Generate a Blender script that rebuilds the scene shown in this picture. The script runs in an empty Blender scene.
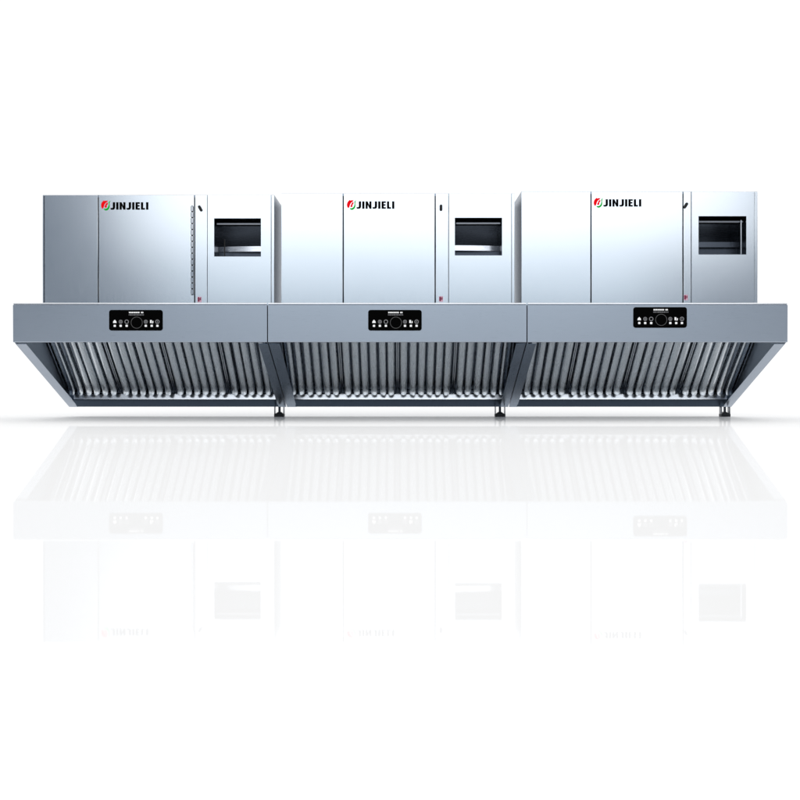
# Three stainless steel commercial range hoods side by side on a glossy white studio floor.
# Lengths below are in "u" (1 u = 5 mm): x to the right, t = depth back from the hood fronts, z up from lens height.
import bpy, bmesh, math, random
from mathutils import Vector, Matrix

random.seed(4)
U = 0.005
ZF = -36.8                      # floor, in u below the lens
sc = bpy.context.scene
col = sc.collection

def W(x, t, z):
    return Vector((x * U, t * U, (z - ZF) * U))
def K(t):
    return 1 + t / 1000.0
def X(px, t=0):
    return (px - 400) * K(t)
def Z(py, t=0):
    return (385 - py) * K(t)

# ------------------------------------------------------------------ materials
def nodes(name):
    m = bpy.data.materials.new(name)
    m.use_nodes = True
    nt = m.node_tree
    return m, nt, nt.nodes['Principled BSDF']

def steel(name, base, rough, grain=(1, 1, 60), wave=0.0, bump=0.05, rvar=0.08):
    """brushed sheet steel: stretched grain in roughness and bump, plus slow waviness of the sheet"""
    m, nt, b = nodes(name)
    L = nt.links
    tc = nt.nodes.new('ShaderNodeNewGeometry')     # world position, so no two hoods repeat
    mp = nt.nodes.new('ShaderNodeMapping')
    mp.inputs['Scale'].default_value = grain
    L.new(tc.outputs['Position'], mp.inputs['Vector'])
    n1 = nt.nodes.new('ShaderNodeTexNoise')
    n1.inputs['Scale'].default_value = 6
    n1.inputs['Detail'].default_value = 3
    L.new(mp.outputs['Vector'], n1.inputs['Vector'])
    mr = nt.nodes.new('ShaderNodeMapRange')
    mr.inputs['From Min'].default_value = 0.25
    mr.inputs['From Max'].default_value = 0.75
    mr.inputs['To Min'].default_value = rough - rvar
    mr.inputs['To Max'].default_value = rough + rvar
    L.new(n1.outputs['Fac'], mr.inputs['Value'])
    L.new(mr.outputs['Result'], b.inputs['Roughness'])
    n2 = nt.nodes.new('ShaderNodeTexNoise')
    n2.inputs['Scale'].default_value = 2.2
    n2.inputs['Detail'].default_value = 1.0
    L.new(tc.outputs['Position'], n2.inputs['Vector'])
    bp1 = nt.nodes.new('ShaderNodeBump')
    bp1.inputs['Strength'].default_value = 1.0
    bp1.inputs['Distance'].default_value = wave
    L.new(n2.outputs['Fac'], bp1.inputs['Height'])
    bp2 = nt.nodes.new('ShaderNodeBump')
    bp2.inputs['Strength'].default_value = bump
    bp2.inputs['Distance'].default_value = 0.0004
    L.new(n1.outputs['Fac'], bp2.inputs['Height'])
    L.new(bp1.outputs['Normal'], bp2.inputs['Normal'])
    L.new(bp2.outputs['Normal'], b.inputs['Normal'])
    # faint tone drift in the metal itself
    cr = nt.nodes.new('ShaderNodeValToRGB')
    cr.color_ramp.elements[0].position = 0.3
    cr.color_ramp.elements[1].position = 0.7
    cr.color_ramp.elements[0].color = (base[0] * .96, base[1] * .96, base[2] * .965, 1)
    cr.color_ramp.elements[1].color = (*base, 1)
    L.new(n1.outputs['Fac'], cr.inputs['Fac'])
    L.new(cr.outputs['Color'], b.inputs['Base Color'])
    b.inputs['Metallic'].default_value = 1.0
    return m

def paint(name, c, rough=0.4, spec=0.5, noise=0.0):
    m, nt, b = nodes(name)
    b.inputs['Base Color'].default_value = (*c, 1)
    b.inputs['Roughness'].default_value = rough
    b.inputs['Specular IOR Level'].default_value = spec
    n = nt.nodes.new('ShaderNodeTexNoise')
    n.inputs['Scale'].default_value = 40
    mr = nt.nodes.new('ShaderNodeMapRange')
    mr.inputs['To Min'].default_value = max(0.02, rough - .06)
    mr.inputs['To Max'].default_value = rough + .06
    nt.links.new(n.outputs['Fac'], mr.inputs['Value'])
    nt.links.new(mr.outputs['Result'], b.inputs['Roughness'])
    return m

M = {}
M['fascia'] = steel('brushed_steel_fascia', (.37, .42, .485), .30, (3, 150, 260), .0012, 0, .03)
M['sheet'] = steel('satin_steel_sheet', (.65, .70, .75), .20, (160, 120, 3), .0007, .0, .015)
M['inner'] = steel('shade_toned_steel_inner', (.22, .27, .34), .30, (60, 6, 60), 0, 0, .05)  # darker copy of the steel, shade beside and under the hoods in its colour
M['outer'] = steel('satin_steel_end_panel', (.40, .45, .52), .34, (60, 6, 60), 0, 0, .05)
M['rim'] = steel('shade_dark_steel_flange', (.018, .026, .038), .40, (3, 60, 60), 0, 0, .05)  # same steel, with the shade under the hood put into its base colour
M['baffle'] = steel('bright_baffle_steel', (.90, .95, .99), .28, (90, 3, 3), 0, .0, .05)
M['trough'] = steel('bright_trough_steel', (.72, .76, .81), .22, (3, 60, 60), 0, .0, .05)
M['channel'] = steel('shaded_channel_steel', (.10, .115, .14), .35, (60, 3, 3), 0, 0, .05)  # dark base colour carries the shade of the slat gaps
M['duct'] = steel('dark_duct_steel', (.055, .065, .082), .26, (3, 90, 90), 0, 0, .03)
M['blade'] = steel('damper_steel', (.5, .53, .58), .22, (2, 40, 40), 0, 0)
M['flap'] = steel('flap_steel', (.16, .17, .19), .3, (2, 40, 40), 0, 0)
M['chrome'] = steel('polished_steel', (.7, .72, .75), .10, (2, 2, 2), 0, .0, .02)
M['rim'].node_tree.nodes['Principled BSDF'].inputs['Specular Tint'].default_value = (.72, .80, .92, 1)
M['black'] = paint('black_gloss_glass', (.002, .002, .002), .5, .0)
M['blackplastic'] = paint('black_plastic', (.006, .006, .006), .5, .3)
M['rubber'] = paint('dark_foot_rubber', (.008, .010, .014), .5, .3)
M['white'] = paint('white_print', (.85, .85, .85), .5)
M['greyprint'] = paint('grey_print', (.18, .18, .19), .5)
M['dimprint'] = paint('dim_grey_print', (.06, .06, .06), .5)
M['ink'] = paint('black_ink', (.002, .002, .002), .8, .0)
M['red'] = paint('red_ink', (.86, .006, .010), .8, .0)
M['green'] = paint('green_ink', (.006, .42, .03), .8, .0)
M['maroon'] = paint('maroon_sticker', (.22, .02, .06), .5, .3)
M['pink'] = paint('pale_pink_sticker', (.75, .45, .55), .5, .3)

# ------------------------------------------------------------------ mesh helpers
class MB:
    def __init__(s):
        s.bm = bmesh.new()
    def box(s, x0, x1, t0, t1, z0, z1, bev=0.0):
        bm = bmesh.new()
        vs = [bm.verts.new(W(x, t, z)) for x in (x0, x1) for t in (t0, t1) for z in (z0, z1)]
        for f in ((0, 1, 3, 2), (4, 6, 7, 5), (0, 4, 5, 1), (2, 3, 7, 6), (0, 2, 6, 4), (1, 5, 7, 3)):
            bm.faces.new([vs[i] for i in f])
        if bev:
            bmesh.ops.bevel(bm, geom=list(bm.edges), offset=bev * U, segments=2, profile=.5, affect='EDGES')
        s.merge(bm)
        return s
    def merge(s, bm):
        me = bpy.data.meshes.new('tmp')
        bm.to_mesh(me); bm.free()
        s.bm.from_mesh(me)
        bpy.data.meshes.remove(me)
    def slab(s, pts, off, bev=0.0):
        """polygon of (x,t,z) points given thickness by the offset vector (dx,dt,dz)"""
        bm = bmesh.new()
        a = [bm.verts.new(W(*p)) for p in pts]
        b = [bm.verts.new(W(p[0] + off[0], p[1] + off[1], p[2] + off[2])) for p in pts]
        bm.faces.new(a); bm.faces.new(b[::-1])
        n = len(a)
        for i in range(n):
            bm.faces.new((a[i], b[i], b[(i + 1) % n], a[(i + 1) % n]))
        bmesh.ops.recalc_face_normals(bm, faces=list(bm.faces))
        if bev:
            bmesh.ops.bevel(bm, geom=list(bm.edges), offset=bev * U, segments=2, profile=.5, affect='EDGES')
        s.merge(bm)
        return s
    def loft(s, rings, caps=True, closed=True):
        bm = s.bm
        R = [[bm.verts.new(W(*p)) for p in r] for r in rings]
        n = len(R[0])
        for a, b in zip(R, R[1:]):
            for i in range(n if closed else n - 1):
                bm.faces.new((a[i], a[(i + 1) % n], b[(i + 1) % n], b[i]))
        if caps:
            bm.faces.new(R[0][::-1]); bm.faces.new(R[-1])
        return s
    def tube(s, p0, p1, r, n=12):
        a, b = Vector(p0), Vector(p1)
        d = (b - a).normalized()
        u = d.orthogonal().normalized(); v = d.cross(u)
        ring = lambda c: [tuple(c + r * (math.cos(k * 2 * math.pi / n) * u + math.sin(k * 2 * math.pi / n) * v)) for k in range(n)]
        return s.loft([ring(a), ring(b)])
    def build(s, name, mat, parent=None, smooth=40):
        bm = s.bm
        bmesh.ops.recalc_face_normals(bm, faces=list(bm.faces))
        me = bpy.data.meshes.new(name)
        o = bpy.data.objects.new(name, me)
        col.objects.link(o)
        org = Vector((0, 0, 0))
        if parent is not None:
            o.parent = parent
            org = Vector(parent['org'])
        o['org'] = tuple(org)
        for v in bm.verts:
            v.co -= org
        bm.to_mesh(me); bm.free()
        if smooth:
            for p in me.polygons: p.use_smooth = True
            me.set_sharp_from_angle(angle=math.radians(smooth))
        me.materials.append(mat)
        return o

def flat(mb, poly, t, th=.12):
    """printed shape: polygon of (x,z) lying on a sheet whose face is at depth t"""
    mb.slab([(x, t, z) for x, z in poly], (0, -th, 0))
def disc(cx, cz, r, n=20):
    return [(cx + r * math.cos(2 * math.pi * k / n), cz + r * math.sin(2 * math.pi * k / n)) for k in range(n)]
def ring_mb(mb, cx, cz, r0, r1, t, th=.15, n=32):
    for k in range(n):
        a, b = 2 * math.pi * k / n, 2 * math.pi * (k + 1) / n
        mb.slab([(cx + r0 * math.cos(a), t, cz + r0 * math.sin(a)), (cx + r1 * math.cos(a), t, cz + r1 * math.sin(a)),
                 (cx + r1 * math.cos(b), t, cz + r1 * math.sin(b)), (cx + r0 * math.cos(b), t, cz + r0 * math.sin(b))], (0, -th, 0))
def rrect(x0, x1, z0, z1, r, n=5):
    P = []
    for cx, cz, a0 in ((x1 - r, z1 - r, 0), (x0 + r, z1 - r, 90), (x0 + r, z0 + r, 180), (x1 - r, z0 + r, 270)):
        for k in range(n + 1):
            a = math.radians(a0 + 90 * k / n)
            P.append((cx + r * math.cos(a), cz + r * math.sin(a)))
    return P

GLYPH = {
 'J': (.58, [(.28, 1), (.58, 1), (.58, .30), (.54, .13), (.44, .03), (.28, 0), (.10, 0), (0, .03), (0, .25), (.10, .23), (.20, .23), (.26, .26), (.28, .34)]),
 'I': (.30, [(0, 0), (.30, 0), (.30, 1), (0, 1)]),
 'N': (.76, [(0, 0), (0, 1), (.26, 1), (.48, .50), (.48, 1), (.76, 1), (.76, 0), (.50, 0), (.28, .50), (.28, 0)]),
 'E': (.56, [(0, 0), (0, 1), (.56, 1), (.56, .78), (.29, .78), (.29, .62), (.52, .62), (.52, .41), (.29, .41), (.29, .22), (.56, .22), (.56, 0)]),
 'L': (.52, [(0, 0), (0, 1), (.29, 1), (.29, .23), (.52, .23), (.52, 0)]),
}
def lettering(mb, word, x0, x1, z0, z1, t, gap=.13):
    total = sum(GLYPH[c][0] for c in word) + gap * (len(word) - 1)
    sx, h, x = (x1 - x0) / total, z1 - z0, x0
    for c in word:
        w, P = GLYPH[c]
        flat(mb, [(x + a * sx, z0 + b * h) for a, b in P], t)
        x += (w + gap) * sx

RED1 = [(.30, .99), (.40, .93), (.50, .97), (.66, .95), (.74, .99), (.68, .86), (.56, .78), (.46, .70), (.38, .58), (.32, .44), (.28, .30),
        (.22, .22), (.16, .18), (.07, .26), (.01, .42), (.02, .62), (.10, .80), (.20, .90)]
RED2 = [(.70, .80), (.58, .74), (.50, .64), (.46, .52), (.40, .44), (.37, .33), (.44, .27), (.55, .29), (.63, .37), (.60, .48), (.66, .56), (.74, .66)]
GREEN = [(1.0, .97), (.88, .90), (.80, .78), (.82, .62), (.80, .46), (.72, .30), (.60, .20), (.44, .17), (.30, .19), (.34, .08), (.48, .01),
         (.64, .02), (.80, .12), (.90, .28), (.93, .46), (.90, .62), (.93, .80)]

TH = math.atan2(80, 94)                     # tilt of the filter bank
TB, ZB, TT, ZT = 160.0, -10.0, 66.0, 70.0     # lower and upper line of the filter bank
SL = math.hypot(TB - TT, ZT - ZB)
def FP(x, s, h):
    """point on the filter bank: s up from its lower line, h out towards the cook"""
    ds, dz = -math.cos(TH), math.sin(TH)
    return (x, TB + ds * s - math.sin(TH) * h, ZB + dz * s - math.cos(TH) * h)

def make_filter(x0, x1, nslat, root):
    mb = MB()
    pitch = (x1 - x0 - 4.0) / nslat
    for i in range(nslat):
        xc = x0 + 2.0 + pitch * (i + .5) + random.uniform(-.3, .3)
        hw = pitch * .385
        dh = random.uniform(-.3, .3)
        roll = random.choice((-1, 1)) * random.uniform(.15, .75)      # no two channels sit quite square
        P = [(-1, -4), (-1, .2), (-.93, 1.2), (-.72, 1.9), (-.4, 2.2), (0, 2.3), (.4, 2.2), (.72, 1.9), (.93, 1.2), (1, .2), (1, -4)]
        rings = []
        for s, k, wv in ((4.7, 3.6, .48), (4.8, 4.4, .62), (5.1, 4.2, .78), (5.7, 3.2, .90), (6.6, 2.1, .96), (7.9, 1.15, .99), (10, .45, 1), (14, .1, 1), (24, 0, 1), (SL - 3, 0, 1)):
            rings.append([FP(xc + a * hw * wv, s, b + k + dh + roll * a) for a, b in P])
        mb.loft(rings)
        # rolled shoulders of the channels that lie behind, in the gap
    f = mb.build('baffle_filter', M['baffle'], root, 35)
    b = MB()
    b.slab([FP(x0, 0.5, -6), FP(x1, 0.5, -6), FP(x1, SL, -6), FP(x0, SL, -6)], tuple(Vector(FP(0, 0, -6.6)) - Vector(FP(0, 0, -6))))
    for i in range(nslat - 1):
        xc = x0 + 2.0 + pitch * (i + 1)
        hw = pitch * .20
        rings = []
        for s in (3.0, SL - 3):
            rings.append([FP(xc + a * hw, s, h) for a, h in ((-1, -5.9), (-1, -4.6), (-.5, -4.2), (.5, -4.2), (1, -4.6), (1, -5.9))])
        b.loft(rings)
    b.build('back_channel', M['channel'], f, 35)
    r = MB()
    for xa, xb in ((x0, x0 + 1.1), (x1 - 1.1, x1)):
        r.slab([FP(xa, 1.2, 1.2), FP(xb, 1.2, 1.2), FP(xb, SL - 2, 1.2), FP(xa, SL - 2, 1.2)], tuple(Vector(FP(0, 0, -5.8)) - Vector(FP(0, 0, 1.2))), .25)
    r.slab([FP(x0 + 1.7, .2, .4), FP(x1 - 1.7, .2, .4), FP(x1 - 1.7, 2.0, .4), FP(x0 + 1.7, 2.0, .4)], tuple(Vector(FP(0, 0, -5.8)) - Vector(FP(0, 0, .4))), .2)
    r.build('filter_frame', M['trough'], f, 35)
    return f

def make_hood(H):
    xl, xr = X(H['fx'][0]), X(H['fx'][1])
    zt, zb = Z(304.6), Z(342.3)
    zback = Z(407, 170)
    root = bpy.data.objects.new('range_hood', None)
    col.objects.link(root)
    org = W((xl + xr) / 2, 85, ZF)
    root.location = org
    root.empty_display_size = .2
    root['org'] = tuple(org)
    root['label'] = H['label']; root['category'] = 'range hood'; root['group'] = 'stainless range hoods standing in a row'
    g = .5
    xl += g; xr -= g
    # ---- canopy
    mb = MB()                                    # front fascia with its folded returns, leaning out by a hair at the top
    prof = [(0, zb + .8), (.3, zb + .2), (1.0, zb), (7, zb + .6), (7, zb + 1.2), (1.6, zb + .9), (1.2, zb + 1.6),
            (.9, zt - 1), (.9, zt - .5), (10, zt - .5), (10, zt), (.6, zt), (-.45, zt - .6)]
    mb.loft([[(x, t, z) for t, z in prof] for x in (xl, xr)])
    fascia = mb.build('fascia', M['fascia'], root, 20)
    mb = MB()                                    # bright rolled lip along the top edge
    n = 10
    pr = [(1.4 + 1.15 * math.cos(2 * math.pi * k / n), zt + 1.0 + .95 * math.sin(2 * math.pi * k / n)) for k in range(n)]
    mb.loft([[(x, t, z) for t, z in pr] for x in (xl + .2, xr - .2)])
    mb.build('top_lip', M['chrome'], fascia, 60)
    mb = MB(); mb.box(xl, xr, 10.2, 170, zt - .6, zt - .05)
    mb.build('top_plate', M['fascia'], root)
    mb = MB(); mb.box(xl + .6, xr - .6, 169.4, 170, zback + .4, zt - .8)
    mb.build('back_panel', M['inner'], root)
    for s, xo in ((1, xl), (-1, xr)):
        mb = MB()
        mb.slab([(xo, 1.4, zt - .7), (xo, 1.4, zb + 1.0), (xo, 7, zb - 1.6), (xo, 170, zback), (xo, 170, zt - .7)], (s * .5, 0, 0))
        # inward flange along the slanted edge
        fw = s * H['flange'][0 if s > 0 else 1]
        a, b = (xo + s * .5, 7.2, zb - 1.6), (xo + s * .5, 169.3, zback + .1)
        mb.slab([a, b, (b[0] + fw, b[1], b[2]), (a[0] + fw, a[1], a[2])], (0, .25, .55))
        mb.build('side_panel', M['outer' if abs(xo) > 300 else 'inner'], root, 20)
    # ---- lower flange and trough
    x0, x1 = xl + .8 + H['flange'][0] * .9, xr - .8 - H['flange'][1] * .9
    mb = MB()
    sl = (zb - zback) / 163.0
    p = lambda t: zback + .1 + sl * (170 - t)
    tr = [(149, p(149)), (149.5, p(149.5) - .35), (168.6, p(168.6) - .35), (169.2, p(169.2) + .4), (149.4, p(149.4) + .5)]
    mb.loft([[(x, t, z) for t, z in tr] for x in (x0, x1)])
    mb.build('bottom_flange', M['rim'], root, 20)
    mb = MB()
    zl = ZB - .2
    tr = [(160.8, -21.0), (162.6, zl), (163.2, zl), (161.6, -21.4)]
    mb.loft([[(x, t, z) for t, z in tr] for x in (x0 - 2, x1 + 2)])
    mb.build('grease_trough', M['trough'], root, 20)
    # ---- filter bank
    fx0, fx1 = xl + 1.5, xr - 1.5
    nf = H['nf']
    wf = (fx1 - fx0) / nf
    for i in range(nf):
        make_filter(fx0 + i * wf + .35, fx0 + (i + 1) * wf - .35, H['ns'], root)
    # ---- drain foot under the rear right corner
    fa, fb = X(H['foot'][0], 162), X(H['foot'][1], 162)
    c = (fa + fb) / 2; zc = zback + .5
    mb = MB()
    mb.box(fa - .2, fb + .2, 158, 168, ZF, ZF + 3.4, .5)
    mb.slab([(fa + .9, 160, ZF + 3.3), (fb - .9, 160, ZF + 3.3), (c + 1.4, 161, ZF + 5.6), (c - 1.4, 161, ZF + 5.6)], (0, 6, 0))
    foot = mb.build('foot', M['rubber'], root, 20)
    mb = MB(); mb.tube((c, 163, ZF + 5.4), (c, 163, zc), 1.4)
    mb.build('drain_spout', M['duct'], foot)
    for xa, xb in ((fa - .1, fa + .8), (fb - .8, fb + .1)):
        mb = MB(); mb.box(xa, xb, 159, 167, ZF + 3.2, zc, .15)
        mb.build('bracket', M['flap'], foot)
    # ---- cabinet
    T = 81.0
    cl, cr = X(H['cab'][0], T), X(H['cab'][1], T)
    ct, cb = Z(H['top'], T), zt + .02
    mb = MB()
    mb.box(cl, cl + .5, T + .9, 169, cb, ct)
    mb.box(cr - .5, cr, T + .9, 169, cb, ct)
    mb.box(cl + .5, cr - .5, T + .9, 169, ct - .5, ct - .02)
    mb.box(cl + .5, cr - .5, 168.4, 168.95, cb, ct - .5)
    mb.box(cl + .5, cr - .5, T + 1.2, T + 5, cb, cb + 2)
    mb.box(cl + .5, cr - .5, T + 1.2, T + 5, ct - 2.5, ct - .5)
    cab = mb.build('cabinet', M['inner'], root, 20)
    s1, s2, s3 = (X(v, T) for v in H['seams'])
    gw = .55
    zt2, zb2 = ct - .3, cb + .4
    def sheet(name, a, b, mat='sheet', parent=root, bend=0.0):
        q = MB(); q.box(a, b, T, T + .8, zb2, zt2, .28)
        return q.build(name, M[mat], parent, 20)
    sheet('side_front_panel', cl, s1 - gw)
    q = MB(); q.box(cl + 1.5, cl + 2.3, T - .5, T + .1, zb2 + 1, zt2 - 1)
    if H['door_hinge']:
        q.build('fold_line', M['duct'], root)
    else:
        q.bm.free()
    door = sheet('door', s1 + gw, s2 - gw)
    # post between the door and the outlet panel, outlet panel with its window
    sheet('post_panel', s2 + gw, s3 - .2)
    e = cr - 3.2
    wx0, wx1 = X(H['win'][0], T), X(H['win'][1], T)
    wz0, wz1 = Z(H['win'][3], T), Z(H['win'][2], T)
    q = MB()
    a, b = s3 + .2, e - .2
    rc = lambda k, t: [(a + k, t, zb2 + k), (b - k, t, zb2 + k), (b - k, t, zt2 - k), (a + k, t, zt2 - k)]
    hc = lambda t: [(wx0, t, wz0), (wx1, t, wz0), (wx1, t, wz1), (wx0, t, wz1)]
    q.loft([hc(T + .8), rc(0, T + .8), rc(0, T - .15), rc(.25, T - .4), hc(T - .4), hc(T + .8)], caps=False)
    bmesh.ops.remove_doubles(q.bm, verts=list(q.bm.verts), dist=1e-6)
    outlet = q.build('outlet_panel', M['sheet'], root, 20)
    sheet('edge_strip', e + .1, cr)
    # duct behind the window
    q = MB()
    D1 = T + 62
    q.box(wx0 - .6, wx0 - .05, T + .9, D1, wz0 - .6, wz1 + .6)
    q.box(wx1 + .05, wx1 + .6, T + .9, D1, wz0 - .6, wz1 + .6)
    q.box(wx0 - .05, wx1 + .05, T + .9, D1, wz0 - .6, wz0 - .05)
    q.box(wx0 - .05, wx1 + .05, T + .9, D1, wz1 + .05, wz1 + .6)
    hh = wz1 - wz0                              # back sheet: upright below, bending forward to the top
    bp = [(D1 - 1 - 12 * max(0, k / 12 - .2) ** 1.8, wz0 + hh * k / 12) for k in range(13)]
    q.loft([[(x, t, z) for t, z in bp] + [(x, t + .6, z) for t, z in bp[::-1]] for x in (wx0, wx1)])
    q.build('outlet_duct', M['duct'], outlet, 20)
    h = wz1 - wz0
    q = MB()                                    # flap hanging inside the top of the opening
    q.box(wx0 + 1.5, wx1 - 1.0, T + 6, T + 7, wz1 - 6.0, wz1 - 3.9, .3)
    q.build('flap', M['flap'], outlet, 20)
    q = MB()                                    # damper blade across the duct
    z0 = wz0 + h * (.20 if H['damper'] else .26)
    n = 12; rows = [[], [], [], []]            # gently bowed in plan
    for k in range(n + 1):
        f_ = k / n
        x = wx0 + .3 + f_ * (wx1 - wx0 - .6)
        e_ = (1 - f_) if H['damper'] < 0 else f_
        t = T + 20 + (5.5 if H['damper'] else 1) * e_ * e_
        for i, (dt, dz) in enumerate(((0, 0), (.6, h * .14), (1.2, h * .14), (.6, 0))):
            rows[i].append((x, t + dt, z0 + dz))
    q.loft([[rows[i][k] for i in range(4)] for k in range(n + 1)])
    q.build('damper_blade', M['blade'] if H['damper'] else M['duct'], outlet, 20)
    q = MB(); q.box(wx0 + .2, wx1 - .2, T + 27, T + 27.6, wz0, z0)  # added upright plate, stands in for the lit bottom of the duct
    q.build('added_duct_plate', M['duct'], outlet, 20)
    if H['bar']:
        bx = X(H['bar'][0], T + 4)
        q = MB(); q.box(bx - .55, bx + .55, T + 4, T + 5, wz0, wz1 - (3.4 if H['bar'][1] else 22), .2)
        q.build('bar', M['blade'] if H['bar'][1] else M['blackplastic'], outlet, 20)
    # latch and sticker on the post
    lx, lz = X(H['latch'][0], T), Z(H['latch'][1], T)
    q = MB()
    A = math.radians(H['latch'][2])
    lp = []
    for ux, uz in rrect(-1.5, 1.5, -3.4, 3.4, 1.3):
        lp.append((lx + ux * math.cos(A) - uz * math.sin(A), lz + ux * math.sin(A) + uz * math.cos(A)))
    q.slab([(x, T, z) for x, z in lp], (0, -1.6, 0), .3)
    q.build('latch', M['blackplastic'], root)
    kx, kz = X(H['tag'][0], T), Z(H['tag'][1], T)
    q = MB(); q.slab([(x, T, z) for x, z in rrect(kx - 2.2, kx + 2.2, kz - 3.0, kz + 3.0, .5)], (0, -.12, 0))
    tg = q.build('sticker', M['pink'], root)
    q = MB()
    flat(q, [(kx - 1.8, kz - 2), (kx - .2, kz - 2.4), (kx + .4, kz + 1), (kx - .4, kz + 2.6), (kx - 1.7, kz + 2.4)], T - .12)
    flat(q, [(kx + .5, kz - 1), (kx + 1.7, kz - .6), (kx + 1.6, kz + 2.0), (kx + .8, kz + 2.4)], T - .12)
    q.build('sticker_print', M['maroon'], tg)
    if H['door_hinge']:
        q = MB()
        hx = X(192.2, T - 1)
        za, zb_ = Z(295, T), Z(206, T)
        n = 15; st = (zb_ - za) / n
        for k in range(n):
            q.tube((hx, T - .9, za + st * k + .65), (hx, T - .9, za + st * (k + 1) - .65), 1.5, 10)
        hg = q.build('hinge', M['chrome'], door, 50)
        q = MB(); q.tube((hx, T - .9, za), (hx, T - .9, zb_), 1.1, 8)
        q.build('hinge_pin', M['blackplastic'], hg)
    # ---- emblem and lettering on the door
    ex0, ex1, ez1, ez0 = X(H['emb'][0], T), X(H['emb'][1], T), Z(H['emb'][2], T), Z(H['emb'][3], T)
    m = lambda P: [(ex0 + a * (ex1 - ex0), ez0 + b * (ez1 - ez0)) for a, b in P]
    q = MB(); flat(q, m(RED1), T); flat(q, m(RED2), T)
    q.build('red_emblem', M['red'], door, 0)
    q = MB(); flat(q, m(GREEN), T)
    q.build('green_emblem', M['green'], door, 0)
    q = MB(); lettering(q, 'JINJIELI', X(H['txt'][0], T), X(H['txt'][1], T), Z(H['txt'][3], T), Z(H['txt'][2], T), T)
    q.build('lettering', M['ink'], door, 0)
    # ---- control panel on the fascia
    tp = lambda z: -.45 + .45 * (zt - z) / (zt - zb)          # fascia leans by a hair
    px, py = H['ctl']
    pa, pb, pz0, pz1 = X(px), X(px + 53.5), Z(py + 20.6), Z(py)
    q = MB()
    q.slab([(x, .2, z) for x, z in rrect(pa, pb, pz0, pz1, 2.4)], (0, -1.3, 0), .25)
    ctl = q.build('control_panel', M['black'], root, 20)
    tf = -1.1
    Q = lambda dx: X(px + dx)
    R = lambda dy: Z(py + dy)
    q = MB(); ring_mb(q, Q(27.7), R(12.7), 5.4, 5.85, tf, .25, 40)
    q.build('dial', M['dimprint'], ctl, 0)
    for i, dx in enumerate((5.8, 11.7, 17.7, 36.8, 42.7, 48.4)):
        q = MB(); cx, cz = Q(dx), R(11.8)
        if i in (2, 5):
            ring_mb(q, cx, cz, 1.45, 2.15, tf, .14, 20)
            if i == 5: flat(q, [(cx - .3, cz - .9), (cx + .3, cz - .9), (cx + .3, cz + .9), (cx - .3, cz + .9)], tf)
        elif i == 0:
            flat(q, [(cx - 1.8, cz - 1.3), (cx + 1.8, cz - 1.3), (cx + 1.5, cz + .5), (cx, cz + 2.0), (cx - 1.5, cz + .5)], tf)
        elif i == 4:
            flat(q, [(cx - 1.7, cz - 1.2), (cx - .1, cz - 1.6), (cx + .2, cz + 1.6), (cx - 1.6, cz + 1.8)], tf)
            flat(q, [(cx + .5, cz - 1.9), (cx + 1.7, cz - 1.0), (cx + 1.5, cz + 1.0), (cx + .6, cz + .4)], tf)
        else:
            ring_mb(q, cx, cz, 1.5, 1.95, tf, .14, 20)
            for k in (-.9, 0, .9):
                flat(q, [(cx - 1.2, cz + k - .25), (cx + 1.2, cz + k - .25), (cx + 1.2, cz + k + .25), (cx - 1.2, cz + k + .25)], tf)
        q.build('button', M['white' if i in (0, 4) else 'greyprint'], ctl, 0)
        q = MB(); flat(q, rrect(cx - 1.15, cx + 1.15, R(15.9) - 1.05, R(15.9) + 1.05, .4), tf)
        q.build('indicator', M['white'], ctl, 0)
    q = MB()                                    # worn unreadable title strokes
    rr = random.Random(7)
    x = Q(20.0)
    while x < Q(34.5):
        w = rr.uniform(.9, 1.5)
        if not (Q(29.6) < x < Q(30.9)):
            flat(q, [(x, R(3.3)), (x + w, R(3.3)), (x + w, R(1.9)), (x, R(1.9))], tf)
        x += w + .25
    q.build('title_print', M['white'], ctl, 0)
    q = MB(); x = Q(19.8)
    while x < Q(34.8):
        w = rr.uniform(.3, .9)
        flat(q, [(x, R(5.5)), (x + w, R(5.5)), (x + w, R(4.4)), (x, R(4.4))], tf)
        x += w + .4
    q.build('subtitle_print', M['greyprint'], ctl, 0)
    return root

HOODS = [
 dict(fx=(12.6, 267.5), cab=(42.6, 274.2), top=194.8, seams=(98.3, 194.6, 207.3), win=(214.2, 261, 218.4, 256.6), flange=(10, 9),
      latch=(200.3, 208.5, 28), tag=(199.5, 299.5), door_hinge=True, damper=-1, bar=(224.6, False), emb=(101, 110.4, 200.3, 210.6),
      txt=(110.6, 148.4, 202.2, 209.7), ctl=(109.3, 310.0), foot=(274.6, 284.2), nf=4, ns=6,
      label='leftmost range hood with the greyest cabinet side and a knuckled hinge down its door'),
 dict(fx=(267.5, 527), cab=(281.2, 514.6), top=193.3, seams=(343.2, 435.2, 448.6), win=(454.8, 502, 217.8, 255.5), flange=(10.5, 9),
      latch=(441, 207.8, 0), tag=(441, 299), door_hinge=False, damper=1, bar=None, emb=(346.8, 356.2, 199.8, 210.0),
      txt=(356.6, 394.4, 201.3, 208.8), ctl=(368.2, 310.0), foot=(495.0, 505.0), nf=4, ns=6,
      label='middle range hood with upright latch and full-width bright damper blade, hemmed in on both sides'),
 dict(fx=(527, 788), cab=(521.4, 757.6), top=191.4, seams=(591, 683, 691.2), win=(698.4, 746.2, 216.2, 254.6), flange=(9, 10),
      latch=(685.6, 205.6, -32), tag=(685.8, 297.5), door_hinge=False, damper=0, bar=(741.2, True), emb=(593.6, 603.0, 197.7, 207.8),
      txt=(603.4, 641.3, 199.2, 206.6), ctl=(633.2, 307.2), foot=(720.6, 729.4), nf=4, ns=6,
      label='rightmost range hood with a thin upright bar inside its dark window'),
]
for H in HOODS:
    make_hood(H)

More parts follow.
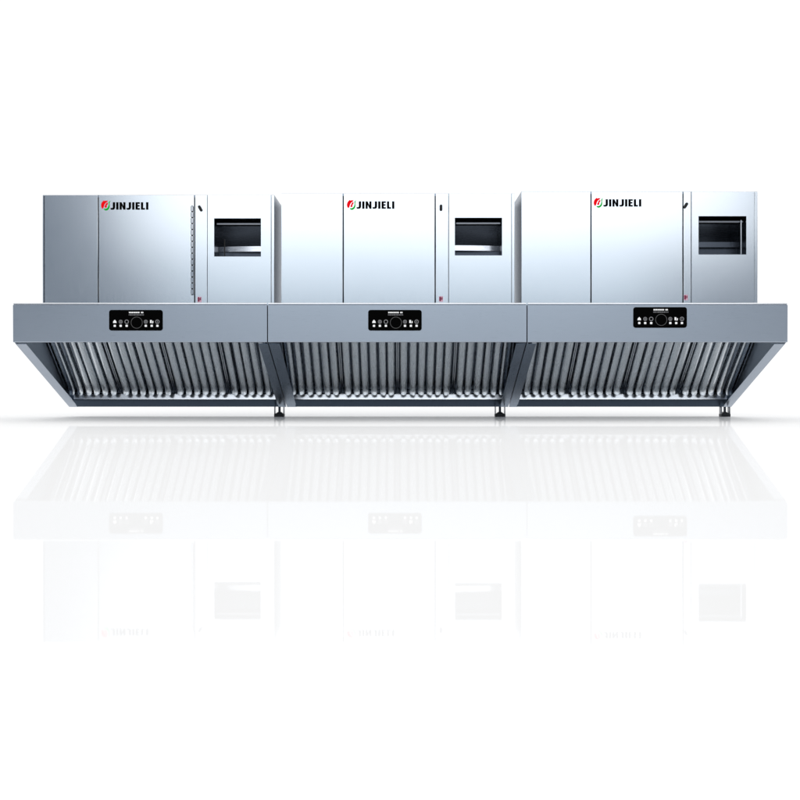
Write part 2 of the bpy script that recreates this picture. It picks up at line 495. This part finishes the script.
# ------------------------------------------------------------------ glossy white floor
m, nt, b = nodes('glossy_white_floor')
nt.nodes.remove(b)
L = nt.links
df = nt.nodes.new('ShaderNodeBsdfDiffuse'); df.inputs['Color'].default_value = (.885, .885, .885, 1)
gl = nt.nodes.new('ShaderNodeBsdfGlossy'); gl.inputs['Color'].default_value = (1, 1, 1, 1)
nz = nt.nodes.new('ShaderNodeTexNoise'); nz.inputs['Scale'].default_value = 3
mr = nt.nodes.new('ShaderNodeMapRange'); mr.inputs['To Min'].default_value = .015; mr.inputs['To Max'].default_value = .03
L.new(nz.outputs['Fac'], mr.inputs['Value']); L.new(mr.outputs['Result'], gl.inputs['Roughness'])
mx = nt.nodes.new('ShaderNodeMixShader'); mx.inputs['Fac'].default_value = .185
L.new(df.outputs[0], mx.inputs[1]); L.new(gl.outputs[0], mx.inputs[2])
L.new(mx.outputs[0], nt.nodes['Material Output'].inputs['Surface'])
bm = bmesh.new()
for p in ((-60, -30), (60, -30), (60, 90), (-60, 90)):
    bm.verts.new((p[0], p[1], 0))
bm.faces.new(bm.verts)
me = bpy.data.meshes.new('floor'); bm.to_mesh(me); bm.free(); me.materials.append(m)
fl = bpy.data.objects.new('floor', me); col.objects.link(fl); fl['kind'] = 'structure'

# ------------------------------------------------------------------ studio light
w = bpy.data.worlds.new('World'); sc.world = w; w.use_nodes = True
nt = w.node_tree; L = nt.links
bg = nt.nodes['Background']
tc = nt.nodes.new('ShaderNodeTexCoord')
sp = nt.nodes.new('ShaderNodeSeparateXYZ'); L.new(tc.outputs['Generated'], sp.inputs[0])
mp = nt.nodes.new('ShaderNodeMapRange'); mp.interpolation_type = 'SMOOTHSTEP'
mp.inputs['From Min'].default_value = -.35; mp.inputs['From Max'].default_value = .35
L.new(sp.outputs['Y'], mp.inputs['Value'])
mixc = nt.nodes.new('ShaderNodeMix'); mixc.data_type = 'RGBA'
mixc.inputs['A'].default_value = (.165, .20, .25, 1)      # darker side of the studio, behind the camera
mixc.inputs['B'].default_value = (1.06, 1.06, 1.06, 1)   # lit white backdrop side
L.new(mp.outputs['Result'], mixc.inputs['Factor'])
up = nt.nodes.new('ShaderNodeMapRange'); up.interpolation_type = 'SMOOTHSTEP'
up.inputs['From Min'].default_value = .24; up.inputs['From Max'].default_value = .5
L.new(sp.outputs['Z'], up.inputs['Value'])
mix2 = nt.nodes.new('ShaderNodeMix'); mix2.data_type = 'RGBA'
L.new(up.outputs['Result'], mix2.inputs['Factor'])
L.new(mixc.outputs['Result'], mix2.inputs['A'])
mix2.inputs['B'].default_value = (1.22, 1.22, 1.22, 1)   # added overhead glow, lifts the floor and the shade under the hoods
L.new(mix2.outputs['Result'], bg.inputs['Color'])
bg.inputs['Strength'].default_value = 1.0

CAM = Vector((0, -1000 * U, -ZF * U))
def softbox(name, x0, x1, y, z0, z1, rad, c=(1, 1, 1)):
    """rectangular soft box facing the hoods; heights are above the lens"""
    ld = bpy.data.lights.new(name, 'AREA'); ld.shape = 'RECTANGLE'
    ld.size = x1 - x0; ld.size_y = z1 - z0
    ld.energy = rad * math.pi * ld.size * ld.size_y
    ld.color = c
    o = bpy.data.objects.new(name, ld); col.objects.link(o)
    o.location = ((x0 + x1) / 2, y, CAM.z + (z0 + z1) / 2)
    o.rotation_euler = (math.radians(90), 0, 0)
    return o
softbox('soft_box', -4.9, 6.5, -12, 2.45, 7.5, 1.85)
softbox('fill_box', -4.2, 4.6, -12.05, 1.2, 2.4, .84, (.82, .93, 1))

# ------------------------------------------------------------------ camera
cd = bpy.data.cameras.new('camera'); cam = bpy.data.objects.new('camera', cd); col.objects.link(cam)
cam.location = CAM; cam.rotation_euler = (math.radians(90), 0, 0)
cd.sensor_width = 36; cd.lens = 45
cd.shift_y = -15 / 800
cd.clip_end = 400; cd.clip_start = .05
sc.camera = cam
sc.view_settings.view_transform = 'Standard'
sc.view_settings.look = 'None'
sc.view_settings.exposure = 0; sc.view_settings.gamma = 1
sc.cycles.max_bounces = 10
sc.cycles.glossy_bounces = 6
for o in list(sc.objects):
    if 'org' in o: del o['org']
